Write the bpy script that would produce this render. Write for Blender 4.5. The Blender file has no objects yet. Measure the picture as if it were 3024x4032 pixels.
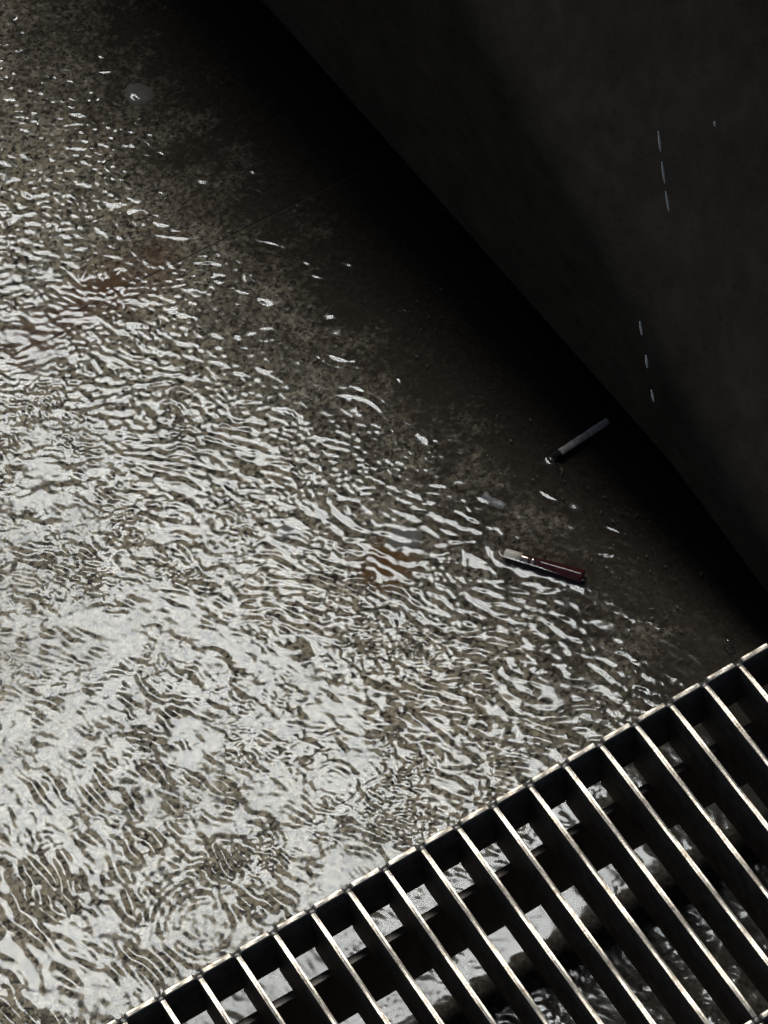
import bpy, bmesh, math, random
import numpy as np
from mathutils import Vector, Matrix

random.seed(7)
scene = bpy.context.scene
COL = scene.collection
R = math.radians

# ------------------------------------------------------------------ camera
CAM_T, CAM_ROLL, CAM_D, GRATE_Z = R(33.75), R(-5.777), 3.0, 0.209
PX_W, PX_H, FPX = 3024.0, 4032.0, 12824.4
fwd = Vector((0, math.sin(CAM_T), -math.cos(CAM_T)))
up0 = Vector((0, math.cos(CAM_T), math.sin(CAM_T)))
rt0 = Vector((1, 0, 0))
cam_r = rt0 * math.cos(CAM_ROLL) + up0 * math.sin(CAM_ROLL)
cam_u = up0 * math.cos(CAM_ROLL) - rt0 * math.sin(CAM_ROLL)
cam_p = -fwd * CAM_D + Vector((0, 0, GRATE_Z))
cam = bpy.data.cameras.new('camera')
cam_o = bpy.data.objects.new('camera', cam)
COL.objects.link(cam_o)
cam.sensor_fit = 'HORIZONTAL'
cam.sensor_width = 36.0
cam.lens = 36.0 * FPX / PX_W
cam.clip_start, cam.clip_end = 0.05, 500
M = Matrix((cam_r, cam_u, -fwd)).transposed().to_4x4()
M.translation = cam_p
cam_o.matrix_world = M
scene.camera = cam_o

# ------------------------------------------------------------- sky and sun
SUN_DIR = Vector((-0.0794, 0.4968, 0.8642)).normalized()      # towards the sun
world = bpy.data.worlds.new('World')
scene.world = world
world.use_nodes = True
wn = world.node_tree.nodes
bg = wn['Background']
sky = wn.new('ShaderNodeTexSky')
sky.sky_type = 'NISHITA'
sky.sun_disc = False
sky.sun_elevation = math.asin(SUN_DIR.z)
sky.sun_rotation = math.atan2(SUN_DIR.x, SUN_DIR.y)
world.node_tree.links.new(sky.outputs[0], bg.inputs[0])
bg.inputs[1].default_value = 0.1
sun = bpy.data.lights.new('sun', 'SUN')
sun.energy = 5.0
sun.angle = R(18.5)                                            # sun behind thin cloud
sun.color = (0.97, 1.0, 0.99)
sun_o = bpy.data.objects.new('sun', sun)
COL.objects.link(sun_o)
sun_o.rotation_euler = SUN_DIR.to_track_quat('Z', 'Y').to_euler()
sun_o.location = (0, 2, 4)
scene.view_settings.view_transform = 'Standard'
scene.view_settings.look = 'None'
scene.view_settings.gamma = 1
scene.view_settings.use_curve_mapping = False
scene.view_settings.exposure = -1.33
scene.cycles.max_bounces = 8
scene.cycles.use_denoising = True
scene.cycles.transparent_max_bounces = 8


# ------------------------------------------------------------------ helpers
def at(px, py, z=0.0):
    """the place at height z that stands under a photo pixel"""
    v = fwd + cam_r * ((px - PX_W / 2) / FPX) - cam_u * ((py - PX_H / 2) / FPX)
    return cam_p + v * ((z - cam_p.z) / v.z)


K = 3024 / 1659


def obj(name, mesh, mat=None, parent=None, loc=None):
    o = bpy.data.objects.new(name, mesh)
    COL.objects.link(o)
    if mat is not None and len(mesh.materials) == 0:
        mesh.materials.append(mat)
    if parent is not None:
        o.parent = parent
    if loc is not None:
        o.location = loc
    return o


def empty(name, loc=(0, 0, 0), rz=0):
    o = bpy.data.objects.new(name, None)
    o.empty_display_size = 0.03
    COL.objects.link(o)
    o.location = loc
    o.rotation_euler = (0, 0, rz)
    return o


def tag(o, label=None, cat=None, group=None, kind=None):
    if label: o['label'] = label
    if cat: o['category'] = cat
    if group: o['group'] = group
    if kind: o['kind'] = kind
    return o


def mesh_from(name, verts, faces, smooth=False):
    m = bpy.data.meshes.new(name)
    m.from_pydata([tuple(v) for v in verts], [], faces)
    m.update()
    if smooth:
        m.polygons.foreach_set('use_smooth', [True] * len(m.polygons))
    return m


def bm_mesh(name, bm, smooth=False):
    m = bpy.data.meshes.new(name)
    bm.normal_update()
    bm.to_mesh(m)
    bm.free()
    if smooth:
        m.polygons.foreach_set('use_smooth', [True] * len(m.polygons))
    return m


def box_bm(x0, x1, y0, y1, z0, z1, bevel=0.0, seg=1):
    bm = bmesh.new()
    bmesh.ops.create_cube(bm, size=1)
    for v in bm.verts:
        v.co = Vector((x0 + (v.co.x + .5) * (x1 - x0), y0 + (v.co.y + .5) * (y1 - y0), z0 + (v.co.z + .5) * (z1 - z0)))
    if bevel:
        bmesh.ops.bevel(bm, geom=bm.edges[:], offset=bevel, segments=seg, affect='EDGES', profile=.6)
    return bm


def lathe(name, prof, n=24, squash=1.0, wob=0.0, seed=0, caps=True):
    """rings (x, r) along the x axis"""
    rnd = random.Random(seed)
    V, F = [], []
    for (x, r) in prof:
        for k in range(n):
            a = 2 * math.pi * k / n
            q = r * (1 + wob * rnd.uniform(-1, 1))
            V.append((x, q * math.cos(a), q * math.sin(a) * squash))
    for i in range(len(prof) - 1):
        for k in range(n):
            a, b = i * n + k, i * n + (k + 1) % n
            F.append((a, a + n, b + n, b))
    if caps:
        F.append(tuple(range(n)))
        F.append(tuple(reversed(range((len(prof) - 1) * n, len(prof) * n))))
    return mesh_from(name, V, F, True)


# foot of the dark wall and its height at two places
b0, b1 = Vector((.1190, .3950, 0)), Vector((.3230, .0220, 0))
h0, h1 = .470, .205
blen = (b1 - b0).length
bdir = (b1 - b0).normalized()
bout = Vector((-bdir.y, bdir.x, 0))                    # away from the puddle
if bout.x < 0: bout = -bout
slope = (h1 - h0) / blen


# ---------------------------------------------------------------- materials
class NT:
    def __init__(self, name):
        self.m = bpy.data.materials.new(name)
        self.m.use_nodes = True
        self.t = self.m.node_tree
        self.n = self.t.nodes
        self.b = self.n['Principled BSDF']

    def new(self, ty, **kw):
        x = self.n.new('ShaderNode' + ty)
        for k, v in kw.items():
            if k in x.inputs:
                x.inputs[k].default_value = v
            else:
                setattr(x, k, v)
        return x

    def link(self, a, b):
        self.t.links.new(a, b)

    def coord(self):
        g = self.new('NewGeometry')
        return g.outputs['Position']

    def ocoord(self):
        return self.new('TexCoord').outputs['Object']

    def noise(self, co, scale, detail=3, rough=.55, dist=0.0):
        x = self.new('TexNoise', Scale=scale, Detail=detail, Roughness=rough, Distortion=dist)
        self.link(co, x.inputs['Vector'])
        return x.outputs['Fac']

    def ramp(self, fac, stops, interp='LINEAR'):
        r = self.new('ValToRGB')
        r.color_ramp.interpolation = interp
        els = r.color_ramp.elements
        while len(els) < len(stops): els.new(.5)
        for e, (p, c) in zip(els, stops):
            e.position = p
            e.color = (*c, 1) if len(c) == 3 else c
        self.link(fac, r.inputs[0])
        return r.outputs[0]

    def mix(self, fac, a, b, mode='MIX'):
        x = self.new('MixRGB', blend_type=mode)
        for s, v in zip(x.inputs, (fac, a, b)):
            if hasattr(v, 'default_value') and hasattr(v, 'node'):
                self.link(v, s)
            else:
                s.default_value = v if not isinstance(v, tuple) else (*v, 1)
        return x.outputs[0]

    def math(self, op, a, b=0.0, clamp=False):
        x = self.new('Math', operation=op, use_clamp=clamp)
        for s, v in zip(x.inputs, (a, b)):
            if hasattr(v, 'node'): self.link(v, s)
            else: s.default_value = v
        return x.outputs[0]

    def bump(self, h, strength, dist):
        x = self.new('Bump', Strength=strength, Distance=dist)
        self.link(h, x.inputs['Height'])
        self.link(x.outputs[0], self.b.inputs['Normal'])

    def spot(self, co, centre, rad, soft, wobble):
        """an uneven stain round a place on the stone"""
        vm = self.new('VectorMath', operation='DISTANCE')
        self.link(co, vm.inputs[0])
        vm.inputs[1].default_value = centre
        d = self.math('ADD', vm.outputs['Value'], self.math('MULTIPLY', self.math('SUBTRACT', wobble, .5), rad * 1.6))
        return self.math('MULTIPLY', self.math('SUBTRACT', rad, d), 1.0 / soft, True)


def granite():
    T = NT('wet_granite')
    co = T.coord()
    nz = T.new('TexNoise', Scale=320.0, Detail=2.0)
    T.link(co, nz.inputs['Vector'])
    off = T.new('VectorMath', operation='MULTIPLY_ADD')
    T.link(nz.outputs['Color'], off.inputs[0])
    off.inputs[1].default_value = (.005, .005, .005)
    T.link(co, off.inputs[2])
    v1 = T.new('TexVoronoi', Scale=300.0)
    T.link(off.outputs[0], v1.inputs['Vector'])
    sp = T.new('SeparateColor')
    T.link(v1.outputs['Color'], sp.inputs[0])
    c1 = T.ramp(sp.outputs[0], [(0, (.018, .017, .016)), (.20, (.045, .040, .035)), (.32, (.20, .18, .15)), (.55, (.35, .315, .25)),
                                (.78, (.45, .41, .335)), (.92, (.62, .58, .51))], 'CONSTANT')
    v2 = T.new('TexVoronoi', Scale=180.0)
    T.link(off.outputs[0], v2.inputs['Vector'])
    sp2 = T.new('SeparateColor')
    T.link(v2.outputs['Color'], sp2.inputs[0])
    c2 = T.ramp(sp2.outputs[1], [(0, (.03, .028, .026)), (.28, (.23, .21, .175)), (.58, (.42, .38, .305)), (.86, (.20, .195, .18))], 'CONSTANT')
    c = T.mix(.32, c1, c2)
    fine = T.noise(co, 900, 2)
    c = T.mix(.5, c, T.ramp(fine, [(.3, (.45, .45, .45)), (.7, (1.3, 1.28, 1.25))]), 'MULTIPLY')
    big = T.noise(co, 5.5, 4, .6)
    c = T.mix(1.0, c, T.ramp(big, [(.3, (.84, .84, .84)), (.55, (1, .985, .95)), (.75, (1.08, 1.04, .97))]), 'MULTIPLY')
    wob = T.noise(co, 22, 4, .65)
    brown = (.085, .05, .026)
    rust = (.19, .095, .026)
    for (px, py, rad, soft, colr, amt) in ((838, 1218, .034, .024, rust, 1.0), (840, 1225, .036, .04, brown, .7), (255, 610, .055, .05, (.125, .062, .034), .85), (190, 660, .05, .05, (.125, .062, .036), .8),
                                           (70, 735, .055, .05, (.12, .064, .038), .8), (330, 545, .045, .05, (.11, .055, .03), .8), (560, 300, .035, .06, brown, .6),
                                           (620, 560, .025, .05, brown, .6), (450, 440, .05, .08, brown, .5), (1060, 1330, .02, .04, brown, .5),
                                           (405, 45, .015, .02, (.12, .05, .03), .5), (700, 480, .05, .08, brown, .7), (840, 620, .06, .08, brown, .6)):
        p = at(px * K, py * K, -.006)
        s = T.spot(co, p, rad, soft, wob)
        c = T.mix(T.math('MULTIPLY', s, amt), c, colr)
    def along(p, d):
        sb = T.new('VectorMath', operation='SUBTRACT')
        T.link(co, sb.inputs[0])
        sb.inputs[1].default_value = p
        dt = T.new('VectorMath', operation='DOT_PRODUCT')
        T.link(sb.outputs[0], dt.inputs[0])
        dt.inputs[1].default_value = d
        return dt.outputs['Value']

    def over(v, lo, hi):
        return T.math('MULTIPLY', T.math('SUBTRACT', v, lo), 1 / (hi - lo), True)
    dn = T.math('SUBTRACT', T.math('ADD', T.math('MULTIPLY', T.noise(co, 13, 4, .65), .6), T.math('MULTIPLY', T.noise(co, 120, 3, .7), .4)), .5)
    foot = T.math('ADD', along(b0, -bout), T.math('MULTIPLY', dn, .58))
    silt_shade = T.math('SUBTRACT', 1.0, over(foot, .10, .27), True)  # brown silt at the wall foot, darkened to paint in the wall's shadow
    c = T.mix(T.math('MULTIPLY', silt_shade, .94), c, T.mix(fine, (.024, .018, .013), (.034, .0265, .020)))
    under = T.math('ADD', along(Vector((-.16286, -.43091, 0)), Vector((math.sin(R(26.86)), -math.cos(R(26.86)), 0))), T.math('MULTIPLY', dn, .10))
    c = T.mix(T.math('MULTIPLY', over(under, -.10, -.05), .85), c, (.022, .018, .015))  # shade under the grating painted into the granite colour
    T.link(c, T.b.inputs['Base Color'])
    T.b.inputs['Roughness'].default_value = .7
    T.b.inputs['Specular IOR Level'].default_value = .15
    T.bump(T.math('ADD', sp.outputs[1], fine), .25, .0006)
    return T.m


def simple(name, colr, rough=.6, metal=0.0, spec=.5, nscale=60, lo=.75, hi=1.2, bump=0.0, bscale=300, bdist=.0005, obj_co=True):
    T = NT(name)
    co = T.ocoord() if obj_co else T.coord()
    n = T.noise(co, nscale, 4, .6)
    c = T.mix(1.0, colr, T.ramp(n, [(.3, (lo,) * 3), (.7, (hi,) * 3)]), 'MULTIPLY')
    T.link(c, T.b.inputs['Base Color'])
    T.b.inputs['Roughness'].default_value = rough
    T.b.inputs['Metallic'].default_value = metal
    T.b.inputs['Specular IOR Level'].default_value = spec
    if bump:
        T.bump(T.noise(co, bscale, 3), bump, bdist)
    return T.m


def water_mat(name, tint, rough=0.0, micro=0.0, chop=False):
    T = NT(name)
    T.n.remove(T.b)
    out = T.n['Material Output']
    fr = T.new('Fresnel', IOR=1.33)
    at_ = T.new('Attribute', attribute_name='chop') if chop else None
    tr = T.new('BsdfTransparent')
    tr.inputs[0].default_value = (*tint, 1)
    gl = T.new('BsdfGlossy', Roughness=rough)
    gl.inputs[0].default_value = (1, 1, 1, 1)
    if chop:
        T.link(at_.outputs['Fac'], gl.inputs['Roughness'])
    if micro:
        co = T.coord()
        bp = T.new('Bump', Strength=1.0, Distance=micro)
        T.link(T.noise(co, 330, 3, .6), bp.inputs['Height'])
        T.link(bp.outputs[0], gl.inputs['Normal'])
        T.link(bp.outputs[0], fr.inputs['Normal'])
    mx = T.new('MixShader')
    T.link(fr.outputs[0], mx.inputs[0])
    T.link(tr.outputs[0], mx.inputs[1])
    T.link(gl.outputs[0], mx.inputs[2])
    T.link(mx.outputs[0], out.inputs['Surface'])
    return T.m


def steel_mat():
    T = NT('worn_galvanised_steel')
    co = T.coord()
    n1 = T.noise(co, 90, 4, .65)
    n2 = T.noise(co, 420, 3, .6)
    c = T.ramp(n1, [(.25, (.22, .165, .115)), (.45, (.48, .415, .335)), (.7, (.62, .55, .455))])
    rust = T.ramp(T.noise(co, 55, 5, .7), [(.60, (0, 0, 0)), (.72, (1, 1, 1))])
    c = T.mix(T.math('MULTIPLY', rust, .55), c, (.20, .12, .08))
    T.link(c, T.b.inputs['Base Color'])
    T.b.inputs['Metallic'].default_value = .85
    T.link(T.ramp(n2, [(.3, (.30,) * 3), (.7, (.52,) * 3)]), T.b.inputs['Roughness'])
    T.bump(n2, .35, .0006)
    return T.m


def beam_mat():
    T = NT('dark_wet_steel')
    co = T.coord()
    mp = T.new('Mapping')
    mp.inputs['Scale'].default_value = (1, 1, .12)
    T.link(co, mp.inputs[0])
    n = T.noise(mp.outputs[0], 60, 4, .6)
    c = T.ramp(n, [(.3, (.07, .056, .043)), (.65, (.19, .15, .115))])
    T.link(c, T.b.inputs['Base Color'])
    T.b.inputs['Roughness'].default_value = .32
    T.b.inputs['Metallic'].default_value = .3
    T.bump(T.noise(co, 200, 3), .2, .0006)
    return T.m


def wall_mat():
    T = NT('black_stone')
    co = T.coord()
    n = T.noise(co, 14, 5, .62)
    mp = T.new('Mapping')
    mp.inputs['Scale'].default_value = (1, .10, 1)
    T.link(co, mp.inputs[0])
    st = T.noise(mp.outputs[0], 70, 4, .6)
    wob = T.noise(co, 30, 4, .65)
    c = T.ramp(n, [(.25, (.032, .0265, .020)), (.75, (.056, .0465, .036))])
    for q, rad, soft, amt, colr in (((.33, .62, .42), .03, .05, .35, (.16, .145, .12)), ((.30, .30, .22), .012, .015, .5, (.15, .135, .11)), ((.26, .75, .5), .04, .06, .3, (.03, .026, .02)),
                                    ((.36, .25, .2), .03, .05, .3, (.13, .12, .10)), ((.42, .55, .42), .05, .08, .3, (.035, .03, .024))):
        c = T.mix(T.math('MULTIPLY', T.spot(co, q, rad, soft, wob), amt), c, colr)
    pits = T.ramp(T.noise(co, 230, 2, .5), [(.28, (.65,) * 3), (.40, (1,) * 3)])
    c = T.mix(.8, c, pits, 'MULTIPLY')
    c = T.mix(.7, c, T.ramp(st, [(.3, (.75,) * 3), (.7, (1.2,) * 3)]), 'MULTIPLY')
    T.link(c, T.b.inputs['Base Color'])
    T.b.inputs['Roughness'].default_value = .95
    T.b.inputs['Specular IOR Level'].default_value = .02
    T.bump(T.noise(co, 500, 3), .3, .0006)
    return T.m


MAT_GRANITE = granite()
MAT_BED = simple('joint_silt', (.09, .074, .058), .95, nscale=40, obj_co=False)
MAT_WATER = water_mat('puddle_water', (.955, .93, .88), .085, 0.0, True)
MAT_STEEL = steel_mat()
MAT_WELD = simple('weld_metal', (.13, .12, .11), .42, .8, nscale=300, bump=.6, bscale=700)
MAT_BEAM = beam_mat()
MAT_SIDE_SHADE = simple('shaded_steel_side', (.13, .105, .082), .55, spec=.25, nscale=60, lo=.5, hi=1.5, bump=.3, bscale=250, obj_co=False)  # bar sides: darker than the tops, their shade put into the colour
MAT_WALL = wall_mat()

# ------------------------------------------------------- ground and pavement
YAW = R(26.86)
dirx = Vector((math.cos(YAW), math.sin(YAW), 0))       # along the drain
dirn = Vector((math.sin(YAW), -math.cos(YAW), 0))      # across it, towards the viewer

g = mesh_from('ground', [(-80, -80, -.0074), (80, -80, -.0074), (80, 80, -.0074), (-80, 80, -.0074)], [(0, 1, 2, 3)])
tag(obj('ground', g, MAT_BED), kind='structure')

pave = empty('pavement', (-.3806, .3958, 0), R(25.8))
tag(pave, kind='structure')
SL, SW = 2.0, 0.95
bm = box_bm(.0009, SL - .0009, .0009, SW - .0009, -.05, -.006, .0012, 2)
slab_mesh = bm_mesh('paving_slab', bm)
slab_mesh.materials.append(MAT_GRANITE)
for j in range(-3, 4):
    for i in range(-3, 3):
        s = bpy.data.objects.new('paving_slab', slab_mesh)
        COL.objects.link(s)
        s.parent = pave
        s.location = (i * SL - .55 + (.0 if j % 2 else -.12), j * SW, random.uniform(-.0006, 0))

# ------------------------------------------------ sloping dark wall (top right)
def wall_mesh():
    V, F = [], []
    RAD, NR, WID = .060, 12, .75
    ts = list(np.linspace(-1.6, .78, 60))
    for t in ts:
        h = max(.02, h0 + slope * max(t, -.85))
        r = min(RAD, h * .45)
        p = b0 + bdir * t
        lip = min(.085, .32 * h)                       # the foot is set back under the face
        prof = [(.09, -.03), (.09, lip * .9), (.016, lip), (.003, lip * 1.06), (0, lip * 1.18)]
        for k in range(NR + 1):
            a = math.pi / 2 * k / NR
            prof.append((r - r * math.cos(a), h - r + r * math.sin(a)))
        for q in (.08, .2, .4, WID):
            prof.append((q, h))
        prof.append((WID, -.03))
        V += [p + bout * u + Vector((0, 0, z)) for u, z in prof]
        n = len(prof)
    for i in range(len(ts) - 1):
        for k in range(n - 1):
            a = i * n + k
            F.append((a, a + n, a + n + 1, a + 1))
    F.append(tuple(range(n)))
    F.append(tuple(reversed(range((len(ts) - 1) * n, len(ts) * n))))
    return mesh_from('sloping_wall', V, F, True)


tag(obj('sloping_wall', wall_mesh(), MAT_WALL), 'near black sloping stone wall with rounded edge shading the puddle', 'wall')

# ------------------------- canopy overhead, out of view, added so its soft shade covers the far side
MAT_BLOCKER = simple('blocker_concrete', (.28, .27, .26), .9, nscale=3, bump=.2, bscale=40, bdist=.004, obj_co=False)
BLOCK_Z = 3.45
block_n = Vector((.76, .65, 0)).normalized()
edge_p = at(720 * K, 300 * K) + Vector((SUN_DIR.x, SUN_DIR.y, 0)) * (BLOCK_Z / SUN_DIR.z)
edge_p.z = 0
blocker = empty('sunblocker', (edge_p.x, edge_p.y, 0), math.atan2(block_n.y, block_n.x))
tag(blocker, 'unseen added concrete canopy on round posts standing over the dark wall', 'sunblocker')
obj('blocker_slab', bm_mesh('blocker_slab', box_bm(0, 3.2, -5, 5, BLOCK_Z, BLOCK_Z + .18, .01)), MAT_BLOCKER, blocker)
post_mesh = lathe('blocker_post', [(-.02, .11), (BLOCK_Z + .02, .11)], 24)
post_mesh.materials.append(MAT_BLOCKER)
for yy in (-4, 0, 4):
    po = obj('blocker_post', post_mesh, None, blocker, (2.4, yy, 0))
    po.rotation_euler = (0, R(-90), 0)

# --------------------------------------------------------------- puddle water
rng = np.random.default_rng(11)
GX0, GX1, GY0, GY1, GS = -.56, .56, -.66, 1.04, .0014
nx, ny = int((GX1 - GX0) / GS) + 1, int((GY1 - GY0) / GS) + 1
xs = GX0 + GS * np.arange(nx)
ys = GY0 + GS * np.arange(ny)
X, Y = np.meshgrid(xs, ys)


def wave_field(ang, spread, lam, width, seed):
    """random ripples travelling about one direction, unit rms slope"""
    r = np.random.default_rng(seed)
    kx = np.fft.fftfreq(nx, GS) * 2 * np.pi
    ky = np.fft.fftfreq(ny, GS) * 2 * np.pi
    KX, KY = np.meshgrid(kx, ky)
    kk = np.hypot(KX, KY) + 1e-9
    th = np.arctan2(KY, KX)
    d = np.angle(np.exp(2j * (th - ang))) / 2
    amp = np.exp(-(np.log(kk * lam / (2 * np.pi)) / width) ** 2) * np.exp(-(d / spread) ** 2) / kk
    z = np.fft.ifft2(amp * np.exp(2j * np.pi * r.random((ny, nx)))).real
    gy, gx = np.gradient(z, GS)
    return z / np.sqrt((gx ** 2 + gy ** 2).mean())


def sm(a, b, v):
    t = np.clip((v - a) / (b - a), 0, 1)
    return t * t * (3 - 2 * t)


def blur_noise(scale, seed):
    r = np.random.default_rng(seed)
    kx = np.fft.fftfreq(nx, GS)
    ky = np.fft.fftfreq(ny, GS)
    KX, KY = np.meshgrid(kx, ky)
    z = np.fft.ifft2(np.fft.fft2(r.standard_normal((ny, nx))) * np.exp(-(np.hypot(KX, KY) * scale) ** 2)).real
    return (z - z.mean()) / z.std()


def warp(z, amp_w, scale, seed):
    """bend a field so that its crests wander and break"""
    ux = blur_noise(scale, seed) * amp_w / GS
    uy = blur_noise(scale, seed + 1) * amp_w / GS
    jj, kk = np.meshgrid(np.arange(ny), np.arange(nx), indexing='ij')
    fy, fx = (jj + uy) % (ny - 1), (kk + ux) % (nx - 1)
    j0, k0 = fy.astype(int), fx.astype(int)
    ty, tx = fy - j0, fx - k0
    return (z[j0, k0] * (1 - tx) + z[j0, k0 + 1] * tx) * (1 - ty) + (z[j0 + 1, k0] * (1 - tx) + z[j0 + 1, k0 + 1] * tx) * ty


wA = warp(wave_field(R(60), .75, .0160, .60, 1), .0045, .10, 61)        # middle: crests falling to the lower right
wB = warp(wave_field(R(36), .55, .0200, .60, 2), .004, .10, 63)        # lower left: steep streaks
wC = warp(wave_field(R(72), 1.1, .0120, .60, 3), .0045, .09, 65)        # far part
wD = wave_field(R(60), 1.6, .034, .5, 4)          # slow swell
wE = wave_field(R(60), 2.0, .0072, .35, 5)        # fine rain chop
pLL = at(250, 3700)
mB = np.exp(-(((X - pLL.x) / .28) ** 2 + ((Y - pLL.y) / .24) ** 2))
mC = sm(.05, .40, Y) * (1 - mB)
mA = np.clip(1 - mB - mC, 0, 1)
nrm = np.sqrt(mA ** 2 + mB ** 2 + mC ** 2)
patch = np.clip(1 + .30 * blur_noise(.16, 21) + .25 * blur_noise(.07, 24), .62, 2.0)
arcs = np.clip(.5 + .75 * blur_noise(.07, 25), 0, 1.4)
dw = (X - b0.x) * (-bout.x) + (Y - b0.y) * (-bout.y)   # distance from wall base
calm = .34 + .66 * sm(.08, .36, dw)
far = 1 - .42 * sm(.15, .65, Y + .9 * (X + .2))
fine = blur_noise(.06, 22)
corner = np.exp(-((X - at(120, 3650).x) ** 2 + (Y - at(120, 3650).y) ** 2) / .17 ** 2)
hgt = math.tan(R(4.1)) * (1 + .6 * corner) * far * patch * calm * ((mA * wA + mB * wB * 1.25 + mC * wC) / nrm)
hgt += math.tan(R(1.6)) * wD * calm * far + math.tan(R(3.0)) * wE * (1 - .7 * corner) * np.clip(.7 + .6 * fine, 0, 2.2) * calm * far


def ring(cx, cy, r0, lam, w, slope_deg, arc=None):
    global hgt
    x0, x1 = np.searchsorted(xs, [cx - r0 - 3 * w, cx + r0 + 3 * w])
    y0, y1 = np.searchsorted(ys, [cy - r0 - 3 * w, cy + r0 + 3 * w])
    if x1 - x0 < 3 or y1 - y0 < 3: return
    dx, dy = X[y0:y1, x0:x1] - cx, Y[y0:y1, x0:x1] - cy
    rr = np.hypot(dx, dy)
    k = 2 * np.pi / lam
    a = math.tan(R(slope_deg)) / k
    hgt[y0:y1, x0:x1] += (arcs[y0:y1, x0:x1] if arc else 1) * a * np.cos(k * (rr - r0)) * np.exp(-((rr - r0) / w) ** 2)


def soften(cx, cy, rad, f):
    global hgt
    hgt *= 1 - (1 - f) * np.exp(-(((X - cx) ** 2 + (Y - cy) ** 2) / rad ** 2) ** 2)


for (px, py, rad, f) in ((720, 1690, .035, .5), (440, 2000, .05, .6), (80, 1235, .03, .6)):
    p = at(px * K, py * K)
    soften(p.x, p.y, rad, f)
for (px, py, r0, lam, w, s) in ((720, 1690, .014, .0085, .012, 6), (720, 1690, .030, .0085, .010, 5), (440, 2000, .052, .013, .022, 7), (440, 2000, .024, .012, .012, 5),
                                (80, 1235, .022, .011, .018, 6.5), (570, 590, .012, .008, .010, 5), (330, 1335, .008, .007, .007, 5),
                                (790, 1135, .006, .006, .008, 7), (885, 1060, .012, .008, .012, 5), (1330, 1130, .012, .007, .010, 6.5), (1345, 1150, .004, .007, .006, 7),
                                (300, 260, .004, .007, .006, 7), (1165, 1075, .005, .007, .006, 6), (1050, 1075, .012, .009, .008, 6),
                                (1390, 1490, .006, .009, .006, 8), (1260, 1525, .012, .009, .007, 7), (640, 310, .006, .008, .008, 7), (825, 635, .002, .009, .005, 8),
                                (880, 665, .003, .008, .005, 7), (650, 440, .003, .009, .005, 8), (540, 275, .012, .008, .008, 5), (1030, 850, .003, .008, .004, 7),
                                (1320, 1200, .003, .010, .005, 7), (900, 905, .01, .01, .01, 6), (1215, 1265, .004, .009, .006, 7), (1360, 1025, .002, .006, .003, 7),
                                (300, 1830, .02, .009, .02, 5), (150, 1900, .03, .012, .03, 5), (700, 1075, .02, .010, .012, 4)):
    p = at(px * K, py * K)
    hero = (px, py) in ((720, 1690), (440, 2000), (80, 1235), (150, 1900))
    ring(p.x, p.y, r0, lam, w * 1.2, s * (.95 if px == 440 else .55 if hero else .62), not hero)
for k in range(520):
    cx, cy = rng.uniform(-.55, .45), rng.uniform(-.60, 1.0)
    dwc = (cx - b0.x) * -bout.x + (cy - b0.y) * -bout.y
    if dwc < .07 or (dwc < .2 and rng.random() < .5): continue
    big = rng.random() < .55
    r0 = rng.uniform(.03, .12) if big else rng.uniform(.002, .03)
    lam = rng.uniform(.009, .016) if big else rng.uniform(.006, .010)
    fade = 1 - .55 * float(sm(.22, .62, cy - .45 * cx)) if big else 1
    ring(cx, cy, r0, lam, lam * rng.uniform(.6, 1.5), fade * rng.uniform(.8, 3.2) * (.8 if big else .6), True)
hgt *= 1 - .6 * sm(-.13, -.05, (X + .16286) * dirn.x + (Y + .43091) * dirn.y)
def packet(cx, cy, ang, lam, sl, sc, slope_deg, lone=False):
    """a short run of steep ripples left by a splash"""
    global hgt
    m = 3 * max(sl, sc)
    x0, x1 = np.searchsorted(xs, [cx - m, cx + m])
    y0, y1 = np.searchsorted(ys, [cy - m, cy + m])
    if x1 - x0 < 3 or y1 - y0 < 3: return
    dx, dy = X[y0:y1, x0:x1] - cx, Y[y0:y1, x0:x1] - cy
    u = dx * math.cos(ang) + dy * math.sin(ang)
    v = -dx * math.sin(ang) + dy * math.cos(ang)
    k = 2 * np.pi / lam
    u = u + rng.uniform(-18, 18) * v * v
    if lone:
        hgt[y0:y1, x0:x1] += rng.choice([-1, 1]) * math.tan(R(slope_deg)) * sl * 1.1 * np.exp(-(u / sl) ** 2 - (v / sc) ** 2)
        return
    hgt[y0:y1, x0:x1] += math.tan(R(slope_deg)) / k * np.cos(k * u + rng.uniform(0, 6)) * np.exp(-(u / sl) ** 2 - (v / sc) ** 2)


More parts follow.
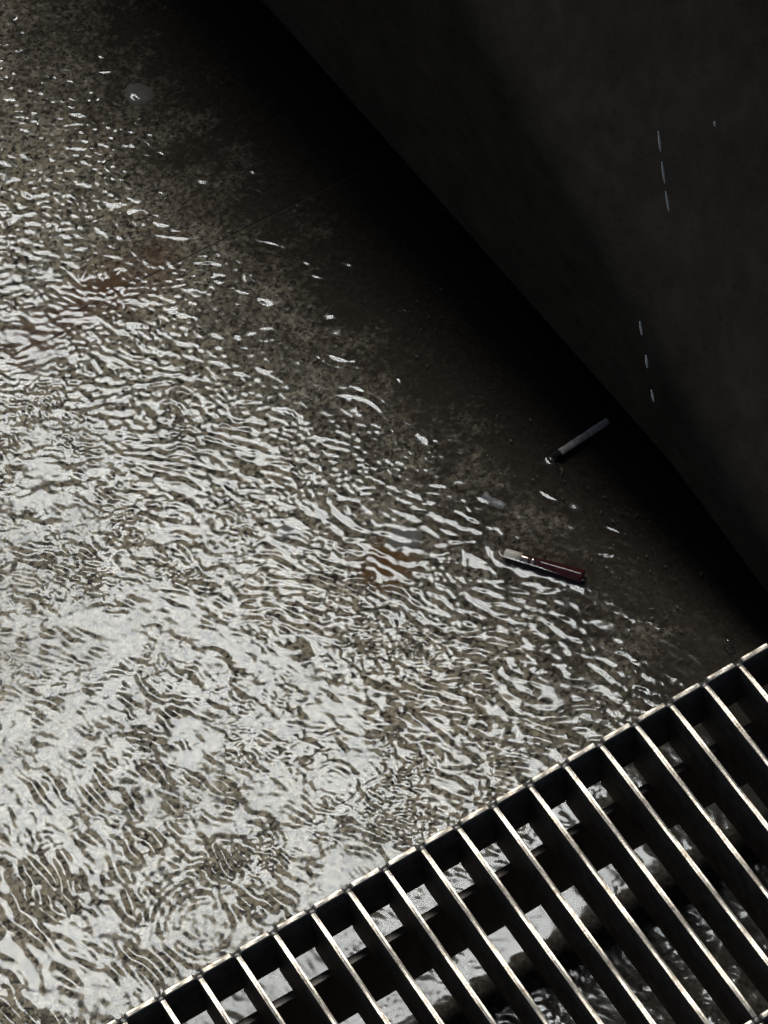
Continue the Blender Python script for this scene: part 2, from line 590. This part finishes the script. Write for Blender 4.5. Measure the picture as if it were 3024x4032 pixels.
for k in range(760):
    cx, cy = rng.uniform(-.45, .40), rng.uniform(-.25, .95)
    dwc = (cx - b0.x) * -bout.x + (cy - b0.y) * -bout.y
    if not .05 < dwc < .62 or rng.random() > (.22 + .7 * float(sm(.08, .45, dwc))): continue
    packet(cx, cy, R(rng.normal(68, 22)), rng.uniform(.008, .015), rng.uniform(.003, .008), rng.uniform(.004, .015), rng.uniform(4, 11), rng.random() < .5)
for (px, py, a, lam, sl, sc, sd) in ((790, 860, 55, .013, .008, .030, 9), (620, 1010, 58, .014, .008, .040, 9), (545, 415, 62, .012, .007, .014, 10), (650, 440, 75, .011, .005, .009, 10),
                                     (655, 312, 80, .010, .006, .012, 10), (825, 636, 75, .010, .004, .007, 11), (880, 665, 60, .010, .005, .007, 11), (580, 530, 66, .012, .008, .024, 9),
                                     (690, 595, 65, .012, .006, .012, 10), (1340, 1110, 65, .011, .008, .018, 11), (1340, 1150, 65, .010, .007, .016, 11), (1315, 1200, 72, .012, .004, .011, 11),
                                     (1260, 1526, 85, .013, .006, .022, 10), (1385, 1490, 65, .012, .007, .012, 11), (1225, 1335, 60, .012, .006, .010, 10), (980, 1160, 70, .012, .006, .024, 10),
                                     (1010, 1120, 50, .011, .006, .013, 10), (730, 780, 65, .011, .006, .014, 10), (1025, 850, 60, .010, .005, .006, 11), (1185, 1070, 50, .010, .007, .012, 10),
                                     (540, 280, 55, .011, .007, .016, 10), (385, 510, 78, .012, .007, .026, 9), (230, 155, 85, .012, .006, .012, 10), (165, 325, 80, .012, .007, .014, 10), (1360, 1025, 80, .009, .003, .004, 12)):
    p = at(px * K, py * K)
    packet(p.x, p.y, R(a), lam, sl, sc, sd)
# choppier water running under the grating
gu = (X + .16286) * dirn.x + (Y + .43091) * dirn.y
ga = (X + .16286) * dirx.x + (Y + .43091) * dirx.y
hgt += wave_field(R(20), 2.0, .036, .6, 9) * math.tan(R(3.6)) * sm(.16, .26, gu + .25 * (ga - .25))

CIG_A0, CIG_A1 = at(2178, 1802), at(2394, 1660)
CIG_B0, CIG_B1 = at(1988, 2178), at(2296, 2272)


def meniscus(p, q, rad, a, L):
    """water climbing the sides of a floating thing"""
    global hgt
    d = q - p
    t = np.clip(((X - p.x) * d.x + (Y - p.y) * d.y) / d.length_squared, 0, 1)
    ds = np.hypot(X - p.x - t * d.x, Y - p.y - t * d.y) - rad
    near = np.exp(-np.clip(ds, 0, 1) / .012)
    hgt *= 1 - .75 * near
    hgt += a * np.exp(-np.clip(ds, 0, 1) / L)


meniscus(CIG_A0, CIG_A1, .0036, .0016, .0035)
meniscus(CIG_B0, CIG_B1, .0062, .0020, .004)

er = np.maximum(np.abs(X) / .56, np.abs(Y - .19) / .85)
shore = sm(.92, .99, er + .012 * blur_noise(.10, 32))
Z = hgt * (1 - shore) - .012 * shore

verts = np.stack([X, Y, Z], -1).reshape(-1, 3).astype(np.float32)
ii = (np.arange(ny - 1)[:, None] * nx + np.arange(nx - 1)[None, :]).reshape(-1)
keep = (shore.reshape(ny, nx)[:-1, :-1] < .995).reshape(-1)
ii = ii[keep]
quads = np.stack([ii, ii + 1, ii + nx + 1, ii + nx], -1).astype(np.int32)
wm = bpy.data.meshes.new('puddle_water')
wm.vertices.add(len(verts))
wm.vertices.foreach_set('co', verts.reshape(-1))
wm.loops.add(quads.size)
wm.loops.foreach_set('vertex_index', quads.reshape(-1))
wm.polygons.add(len(quads))
wm.polygons.foreach_set('loop_start', np.arange(0, quads.size, 4, dtype=np.int32))
wm.polygons.foreach_set('use_smooth', np.ones(len(quads), dtype=bool))
wm.update(calc_edges=True)
# ripples finer than the mesh, as roughness: strongest in the open lower left
chop = .088 + .165 * np.clip(sm(.30, .85, dw) * (1 - .8 * sm(.15, .6, Y)) + .16 * blur_noise(.06, 41) * sm(.2, .5, dw), 0, 1.15)
chop = chop * (1 - .62 * corner)
attr = wm.attributes.new('chop', 'FLOAT', 'POINT')
attr.data.foreach_set('value', chop.reshape(-1).astype(np.float32))
tag(obj('water', wm, MAT_WATER), kind='structure')

# ------------------------------------------------------------- steel grating
PITCH = .036996
NOTCH = .0046
g_o = Vector((-.16286, -.43091, GRATE_Z))
grate = empty('drain_grating', g_o, YAW)
# local axes: x along the frame bar, -y towards the viewer
tag(grate, 'worn steel drain grating of parallel flat bars above the puddle', 'grating')
I0, I1 = -9, 16
DEP, BT = .067, .0044
W1, W2 = .2909, .5818


def strip(name, length, prof, axis='y', ns=1, mod=None):
    """a bar of given cross profile run along -y or +x"""
    V, F = [], []
    n = len(prof)
    for s in range(ns + 1):
        t = length * s / ns
        for (u, z) in prof:
            zz = z + (mod(t, u, z) if mod else 0)
            V.append((u, -t, zz) if axis == 'y' else (t, u, zz))
    for s in range(ns):
        for k in range(n):
            a, b = s * n + k, s * n + (k + 1) % n
            F.append((a, b, b + n, a + n))
    F.append(tuple(range(n)))
    F.append(tuple(reversed(range(ns * n, (ns + 1) * n))))
    m = mesh_from(name, V, F)
    b = bmesh.new()
    b.from_mesh(m)
    bmesh.ops.recalc_face_normals(b, faces=b.faces[:])
    b.to_mesh(m)
    b.free()
    return m


h = BT / 2
bar_prof = [(-h, -DEP), (h, -DEP), (h, -.0007), (h * .86, -.0002), (h * .1, 0), (-h * .1, -.00012), (-h * .86, -.0004), (-h, -.0009)]


def wear(t, u, z):
    return -.00022 * (math.sin(t * 61 + u * 900) + math.sin(t * 143.0)) if z > -.01 else 0


bar_mesh = strip('bar', W1 - .0075, bar_prof, 'y', 40, lambda t, u, z: wear(t, u, z) - (.0012 * math.exp(-t / .0012) + .0012 * math.exp(-(W1 - .0075 - t) / .0012) if z > -.01 else 0))
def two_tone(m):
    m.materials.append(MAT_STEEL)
    m.materials.append(MAT_SIDE_SHADE)
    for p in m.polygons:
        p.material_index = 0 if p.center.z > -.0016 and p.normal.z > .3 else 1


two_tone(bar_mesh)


def weld_mesh(seed):
    rnd = random.Random(seed)
    bm = bmesh.new()
    bmesh.ops.create_icosphere(bm, subdivisions=2, radius=1)
    for v in bm.verts:
        f = 1 + rnd.uniform(-.16, .16)
        v.co = Vector((v.co.x * .0034 * f, v.co.y * .0042 * f, v.co.z * .0016 * f))
    return bm_mesh('weld', bm, True)


welds = [weld_mesh(s) for s in range(5)]
for w in welds: w.materials.append(MAT_WELD)
for i in range(I0, I1 + 1):
    for row in range(2):
        b = obj('bar', bar_mesh, None, grate, (i * PITCH, -row * W1 - .0045, random.uniform(-.0004, .0003)))
        b.rotation_euler = (0, R(random.uniform(-1.2, 1.2)), R(random.uniform(-.12, .12)))
    for row in range(3):
        w = obj('weld', random.choice(welds), None, grate, (i * PITCH + random.uniform(-.0006, .0006), -row * W1 - (.0024 if row == 0 else 0 if row == 1 else -.0024), -.0030))
        w.rotation_euler = (0, 0, random.uniform(0, 6))

FL = (I1 - I0) * PITCH
fh = .0026
f_prof = [(-fh, -DEP), (fh, -DEP), (fh, -.0010), (fh * .75, -.0003), (0, 0), (-fh * .75, -.0003), (-fh, -.0010)]


def notch(t, u, z):
    if z < -.01: return 0
    d = abs((t / PITCH) - round(t / PITCH)) * PITCH
    return -.0042 * max(0, 1 - (d / .0042) ** 4) if d < .0042 else -.00012 * math.sin(t * 310 + u * 700) - .00010 * math.sin(t * 97)


frame_mesh = strip('frame_bar', FL, f_prof, 'x', 25 * 28, notch)
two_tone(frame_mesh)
for row in range(3):
    obj('frame_bar', frame_mesh, None, grate, (I0 * PITCH, -row * W1, 0))

# supporting beam under the bars, on legs outside the picture
for q, lab in ((.0300, 'dark wet steel beam under the far edge of the grating'), (.545, 'dark wet steel beam under the near edge of the grating')):
    be = empty('support_beam', g_o + dirn * q, YAW)
    tag(be, lab, 'beam')
    ztop, zbot = -DEP - .001, -DEP - .099
    obj('web', bm_mesh('web', box_bm(I0 * PITCH - .02, I1 * PITCH - .001, -.004, .004, zbot, ztop, .0008)), MAT_BEAM, be)
    lm = bm_mesh('leg', box_bm(-.02, .02, -.02, .02, -GRATE_Z - .006, zbot - .0005, .002))
    lm.materials.append(MAT_BEAM)
    for xx in (I0 * PITCH + .02, (-5 if q > .1 else I0 + 2) * PITCH, (I1 - .8) * PITCH):
        obj('leg', lm, None, be, (xx, 0, 0))

# ---------------------------------------------------------- cigarette stubs
MAT_PAPER = simple('wet_cigarette_paper', (.50, .43, .36), .8, spec=.2, nscale=140, lo=.5, hi=1.2, bump=.3, bscale=500)
MAT_FILTER = simple('filter_paper', (.40, .34, .28), .8, spec=.2, nscale=300, lo=.6, hi=1.2)
MAT_ASH = simple('charred_tip', (.018, .016, .015), .9, nscale=500, bump=1, bscale=900, bdist=.001)
MAT_MAROON = simple('maroon_wrapper', (.055, .011, .010), .25, nscale=150, lo=.6, hi=1.4, bump=.3, bscale=260, bdist=.0008)
MAT_TAN = simple('pale_tip', (.70, .62, .50), .6, nscale=250, lo=.8, hi=1.15, bump=.2)
MAT_COPPER = simple('copper_foil', (.80, .55, .42), .28, 1.0, nscale=300, lo=.6, hi=1.1, bump=.4, bscale=400)
MAT_DARKBAND = simple('dark_band', (.03, .012, .012), .35, nscale=300)


def lay(name, p, q, z):
    e = empty(name, (p.x, p.y, z), math.atan2(q.y - p.y, q.x - p.x))
    return e, math.hypot(q.x - p.x, q.y - p.y)


e, L = lay('cigarette_butt', CIG_A0, CIG_A1, .0008)
tag(e, 'soggy grey cigarette butt with charred end half in the wall shadow', 'cigarette')
r = .0041
obj('paper', lathe('paper', [(.0085 + (L - .034) * k / 9, r * (1 + .04 * math.sin(k * 2.1))) for k in range(10)], 20, .85, .03, 3), MAT_PAPER, e)
obj('filter', lathe('filter', [(L - .0258, r * 1.03), (L - .02, r * 1.02), (L - .01, r * 1.01), (L - .001, r * 1.0), (L, r * .9)], 20, .88, .015, 4), MAT_FILTER, e)
obj('charred_end', lathe('charred_end', [(.0005, r * .35), (.002, r * .7), (.0045, r * .88), (.007, r * .95), (.0086, r * .98)], 18, .8, .16, 5), MAT_ASH, e)

e, L = lay('cigar_stub', CIG_B0, CIG_B1, .0012)
tag(e, 'flattened maroon cigar stub with pale tip and copper band', 'cigar')


def ridged(name, prof, n=24, squash=.62):
    """a squeezed tube with a low ridge along its back"""
    V, F = [], []
    rnd = random.Random(9)
    for (x, rr) in prof:
        for k in range(n):
            a = 2 * math.pi * k / n
            yy, zz = rr * math.cos(a), rr * math.sin(a) * squash
            if zz > 0: zz = rr * squash * max(0, (1 - abs(math.cos(a)) ** 1.15)) * 1.0
            q = 1 + rnd.uniform(-.02, .02)
            V.append((x, yy * q, zz * q))
    for i in range(len(prof) - 1):
        for k in range(n):
            a, b = i * n + k, i * n + (k + 1) % n
            F.append((a, a + n, b + n, b))
    F.append(tuple(range(n)))
    F.append(tuple(reversed(range((len(prof) - 1) * n, len(prof) * n))))
    return mesh_from(name, V, F, True)


obj('tip', ridged('tip', [(0, .0046), (.0008, .0052), (.008, .0053), (.0175, .0054)]), MAT_TAN, e)
obj('foil_band', ridged('foil_band', [(.0175, .0055), (.018, .0057), (.0245, .0057), (.0250, .0056)]), MAT_COPPER, e)
obj('dark_band', ridged('dark_band', [(.0250, .0054), (.0280, .0054)]), MAT_DARKBAND, e)
obj('foil_ring', ridged('foil_ring', [(.0280, .0056), (.0320, .0057)]), MAT_COPPER, e)
obj('wrapper', ridged('wrapper', [(.0320, .0056), (.040, .0058), (.048, .0064), (.056, .0066), (.064, .0069), (.072, .0073), (L - .002, .0077), (L, .0073)]), MAT_MAROON, e)

# -------------------------------------------------------- trodden chewing gum
MAT_GUM = simple('old_chewing_gum', (.16, .155, .15), .8, spec=.15, nscale=90, lo=.85, hi=1.15, bump=.3, bscale=200, obj_co=False)
for idx, (px, py, rad, lab) in enumerate(((300, 203, .0160, 'round grey gum spot on the granite in the far upper left'), (872, 1163, .0165, 'grey gum spot on the granite beside the orange rust stain'),
                                          (620, 1150, .0085, 'small faint grey gum spot on the granite left of the rust stain'))):
    p = at(px * K, py * K, -.006)
    V, F = [(0, 0, .0012)], []
    rnd = random.Random(50 + idx)
    n = 40
    ph = [rnd.uniform(0, 6) for _ in range(4)]
    for ringi, (f, z) in enumerate(((.5, .0012), (.85, .0009), (1.0, -.0004))):
        for k in range(n):
            a = 2 * math.pi * k / n
            q = rad * f * (1 + .07 * math.sin(2 * a + ph[0]) + .05 * math.sin(3 * a + ph[1]) + .03 * math.sin(7 * a + ph[2]))
            V.append((q * math.cos(a), q * math.sin(a), z))
    for k in range(n):
        F.append((0, 1 + k, 1 + (k + 1) % n))
        for j in range(2):
            a, b = 1 + j * n + k, 1 + j * n + (k + 1) % n
            F.append((a, a + n, b + n, b))
    tag(obj('chewing_gum', mesh_from('chewing_gum', V, F, True), MAT_GUM, None, (p.x, p.y, -.006)), lab, 'chewing gum', 'chewing gum spots on the granite')

# ------------------------------------------------------ bits of leaf and grit
MAT_LEAF = simple('sodden_leaf_bits', (.20, .165, .125), .8, nscale=60, lo=.35, hi=1.5, obj_co=False)
rnd = random.Random(77)
V, F = [], []
for (px, py, sp, n) in ((1170, 1010, 60, 40), (1250, 900, 30, 8), (1190, 1090, 70, 40), (1340, 1290, 90, 70), (1240, 1340, 80, 40), (1420, 1330, 70, 30),
                        (1010, 660, 60, 18), (1050, 1010, 80, 40), (900, 700, 90, 30), (1300, 1100, 60, 30), (1180, 1230, 120, 60), (760, 300, 60, 10)):
    for _ in range(n // 3):
        p = at((px + rnd.gauss(0, sp)) * K, (py + rnd.gauss(0, sp * .8)) * K, -.003)
        if (p.x - b0.x) * -bout.x + (p.y - b0.y) * -bout.y < .01: continue
        a, l, w = rnd.uniform(0, 3.14), rnd.uniform(.0006, .0016) * rnd.choice((1, 1, 1.6, 2.6)), rnd.uniform(.0005, .0015)
        c, s = math.cos(a), math.sin(a)
        k0 = len(V)
        for (u, v, z) in ((-l, 0, 0), (0, -w, .0004), (l, .2 * w, 0), (.1 * l, w, .0006), (-.2 * l, 0, -.001)):
            V.append((p.x + u * c - v * s, p.y + u * s + v * c, p.z + z))
        F += [(k0, k0 + 1, k0 + 2, k0 + 3), (k0, k0 + 4, k0 + 1), (k0 + 1, k0 + 4, k0 + 2), (k0 + 2, k0 + 4, k0 + 3), (k0 + 3, k0 + 4, k0)]
tag(obj('leaf_litter', mesh_from('leaf_litter', V, F), MAT_LEAF), 'scattered brown grit and leaf crumbs lying in the shallow water', 'litter', kind='stuff')

# ------------------------------------------------------------ bubbles, rain streaks
MAT_DROP = water_mat('drop_water', (.93, .95, .95))


def bubble_mesh(name, rad, sq, flat=.55):
    bm = bmesh.new()
    bmesh.ops.create_uvsphere(bm, u_segments=20, v_segments=12, radius=1)
    for v in bm.verts:
        v.co = Vector((v.co.x * rad, v.co.y * rad * sq, max(v.co.z, -.3) * rad * flat))
    return bm_mesh(name, bm, True)


for (px, py, rad, sq, rz, lab) in ((1573, 1388, .0075, .62, 2.0, 'oval bubble floating in the shadow beside the grating corner'),
                                   (1372, 1410, .004, .6, .4, 'tiny bubble on dark water left of the oval bubble'),
                                   (1345, 1405, .005, .8, .2, 'tiny rounder bubble next to the tiny bubble in the dark water')):
    p = at(px * K, py * K, 0)
    b = obj('bubble', bubble_mesh('bubble', rad, sq), MAT_DROP, None, (p.x, p.y, .0008))
    b.rotation_euler = (0, 0, rz)
    tag(b, lab, 'bubble', 'bubbles floating on the puddle')

T = NT('clear_film')
T.b.inputs['Base Color'].default_value = (.55, .55, .53, 1)
T.b.inputs['Alpha'].default_value = .30
T.b.inputs['Roughness'].default_value = .22
MAT_FILM = T.m


def scrap_mesh(L, wd, curl, seed):
    rnd = random.Random(seed)
    V, F = [], []
    nu, nv = 14, 9
    for i in range(nu + 1):
        for j in range(nv + 1):
            u, v = i / nu, j / nv
            a = (v - .5) * curl
            wob = .0006 * math.sin(u * 9 + v * 4 + seed) + rnd.uniform(-.0002, .0002)
            V.append(((u - .5) * L, math.sin(a) * wd + .18 * L * (u - .5) ** 2 + wob, math.cos(a) * wd * .7 - wd * .35 + wob))
    for i in range(nu):
        for j in range(nv):
            a = i * (nv + 1) + j
            F.append((a, a + nv + 1, a + nv + 2, a + 1))
    m = mesh_from('cellophane_scrap', V, F, True)
    return m


for (px, py, L_, wd, curl, rz, lab) in [(1066, 1084, .026, .0042, 2.6, -.75, 'curled clear cellophane scrap above the pale tip of the maroon cigar stub')]:
    p = at(px * K, py * K, 0)
    o = obj('cellophane_scrap', scrap_mesh(L_, wd, curl, int(px)), MAT_FILM, None, (p.x, p.y, .0012))
    o.rotation_euler = (0, 0, rz)
    tag(o, lab, 'plastic scrap')

T = NT('falling_water')
T.b.inputs['Base Color'].default_value = (.9, .93, .95, 1)
T.b.inputs['Transmission Weight'].default_value = .55
T.b.inputs['Roughness'].default_value = .25
T.b.inputs['IOR'].default_value = 1.33
MAT_RAIN = T.m
c2 = lambda x, y: (1512 + .9114 * x, .9114 * y)
c4 = lambda x, y: (1512 + .9114 * x, 1344 + .9114 * y)
for (a, b, z, lab) in ((c2(1185, 568), c2(1195, 655), .62, 'topmost of the upper three rainstreaks in a line before the dark wall'),
                       (c2(1200, 700), c2(1213, 792), .58, 'middle of the upper three rainstreaks in a line before the dark wall'),
                       (c2(1217, 828), c2(1231, 915), .54, 'lowest of the upper three rainstreaks in a line before the dark wall'),
                       (c2(1105, 1390), c2(1115, 1450), .56, 'topmost of the lower three faint rainstreaks before the dark wall'),
                       (c4(1131, 60), c4(1138, 115), .50, 'middle of the lower three faint rainstreaks before the dark wall'),
                       (c4(1155, 210), c4(1166, 262), .45, 'lowest of the lower three faint rainstreaks before the dark wall'),
                       (c2(1427, 525), c2(1431, 548), .60, 'very short raindrop by itself before the dark wall at right')):
    dz = .0125 * math.hypot(b[0] - a[0], b[1] - a[1]) / 40  # motion trail of a falling drop, built as a solid spindle
    p, q = at(a[0], a[1], z), at(b[0], b[1], z - dz)
    d = q - p
    Lr = d.length
    m = lathe('rainstreak', [(Lr * t, .0011 * math.sin(math.pi * min(1, t * .92 + .04)) ** .6) for t in (0, .05, .15, .3, .5, .7, .85, .95, 1)], 10)
    o = obj('rainstreak', m, MAT_RAIN, None, p)
    o.rotation_euler = d.to_track_quat('X', 'Z').to_euler()
    tag(o, lab, 'rainstreak', 'rainstreaks falling before the dark wall')
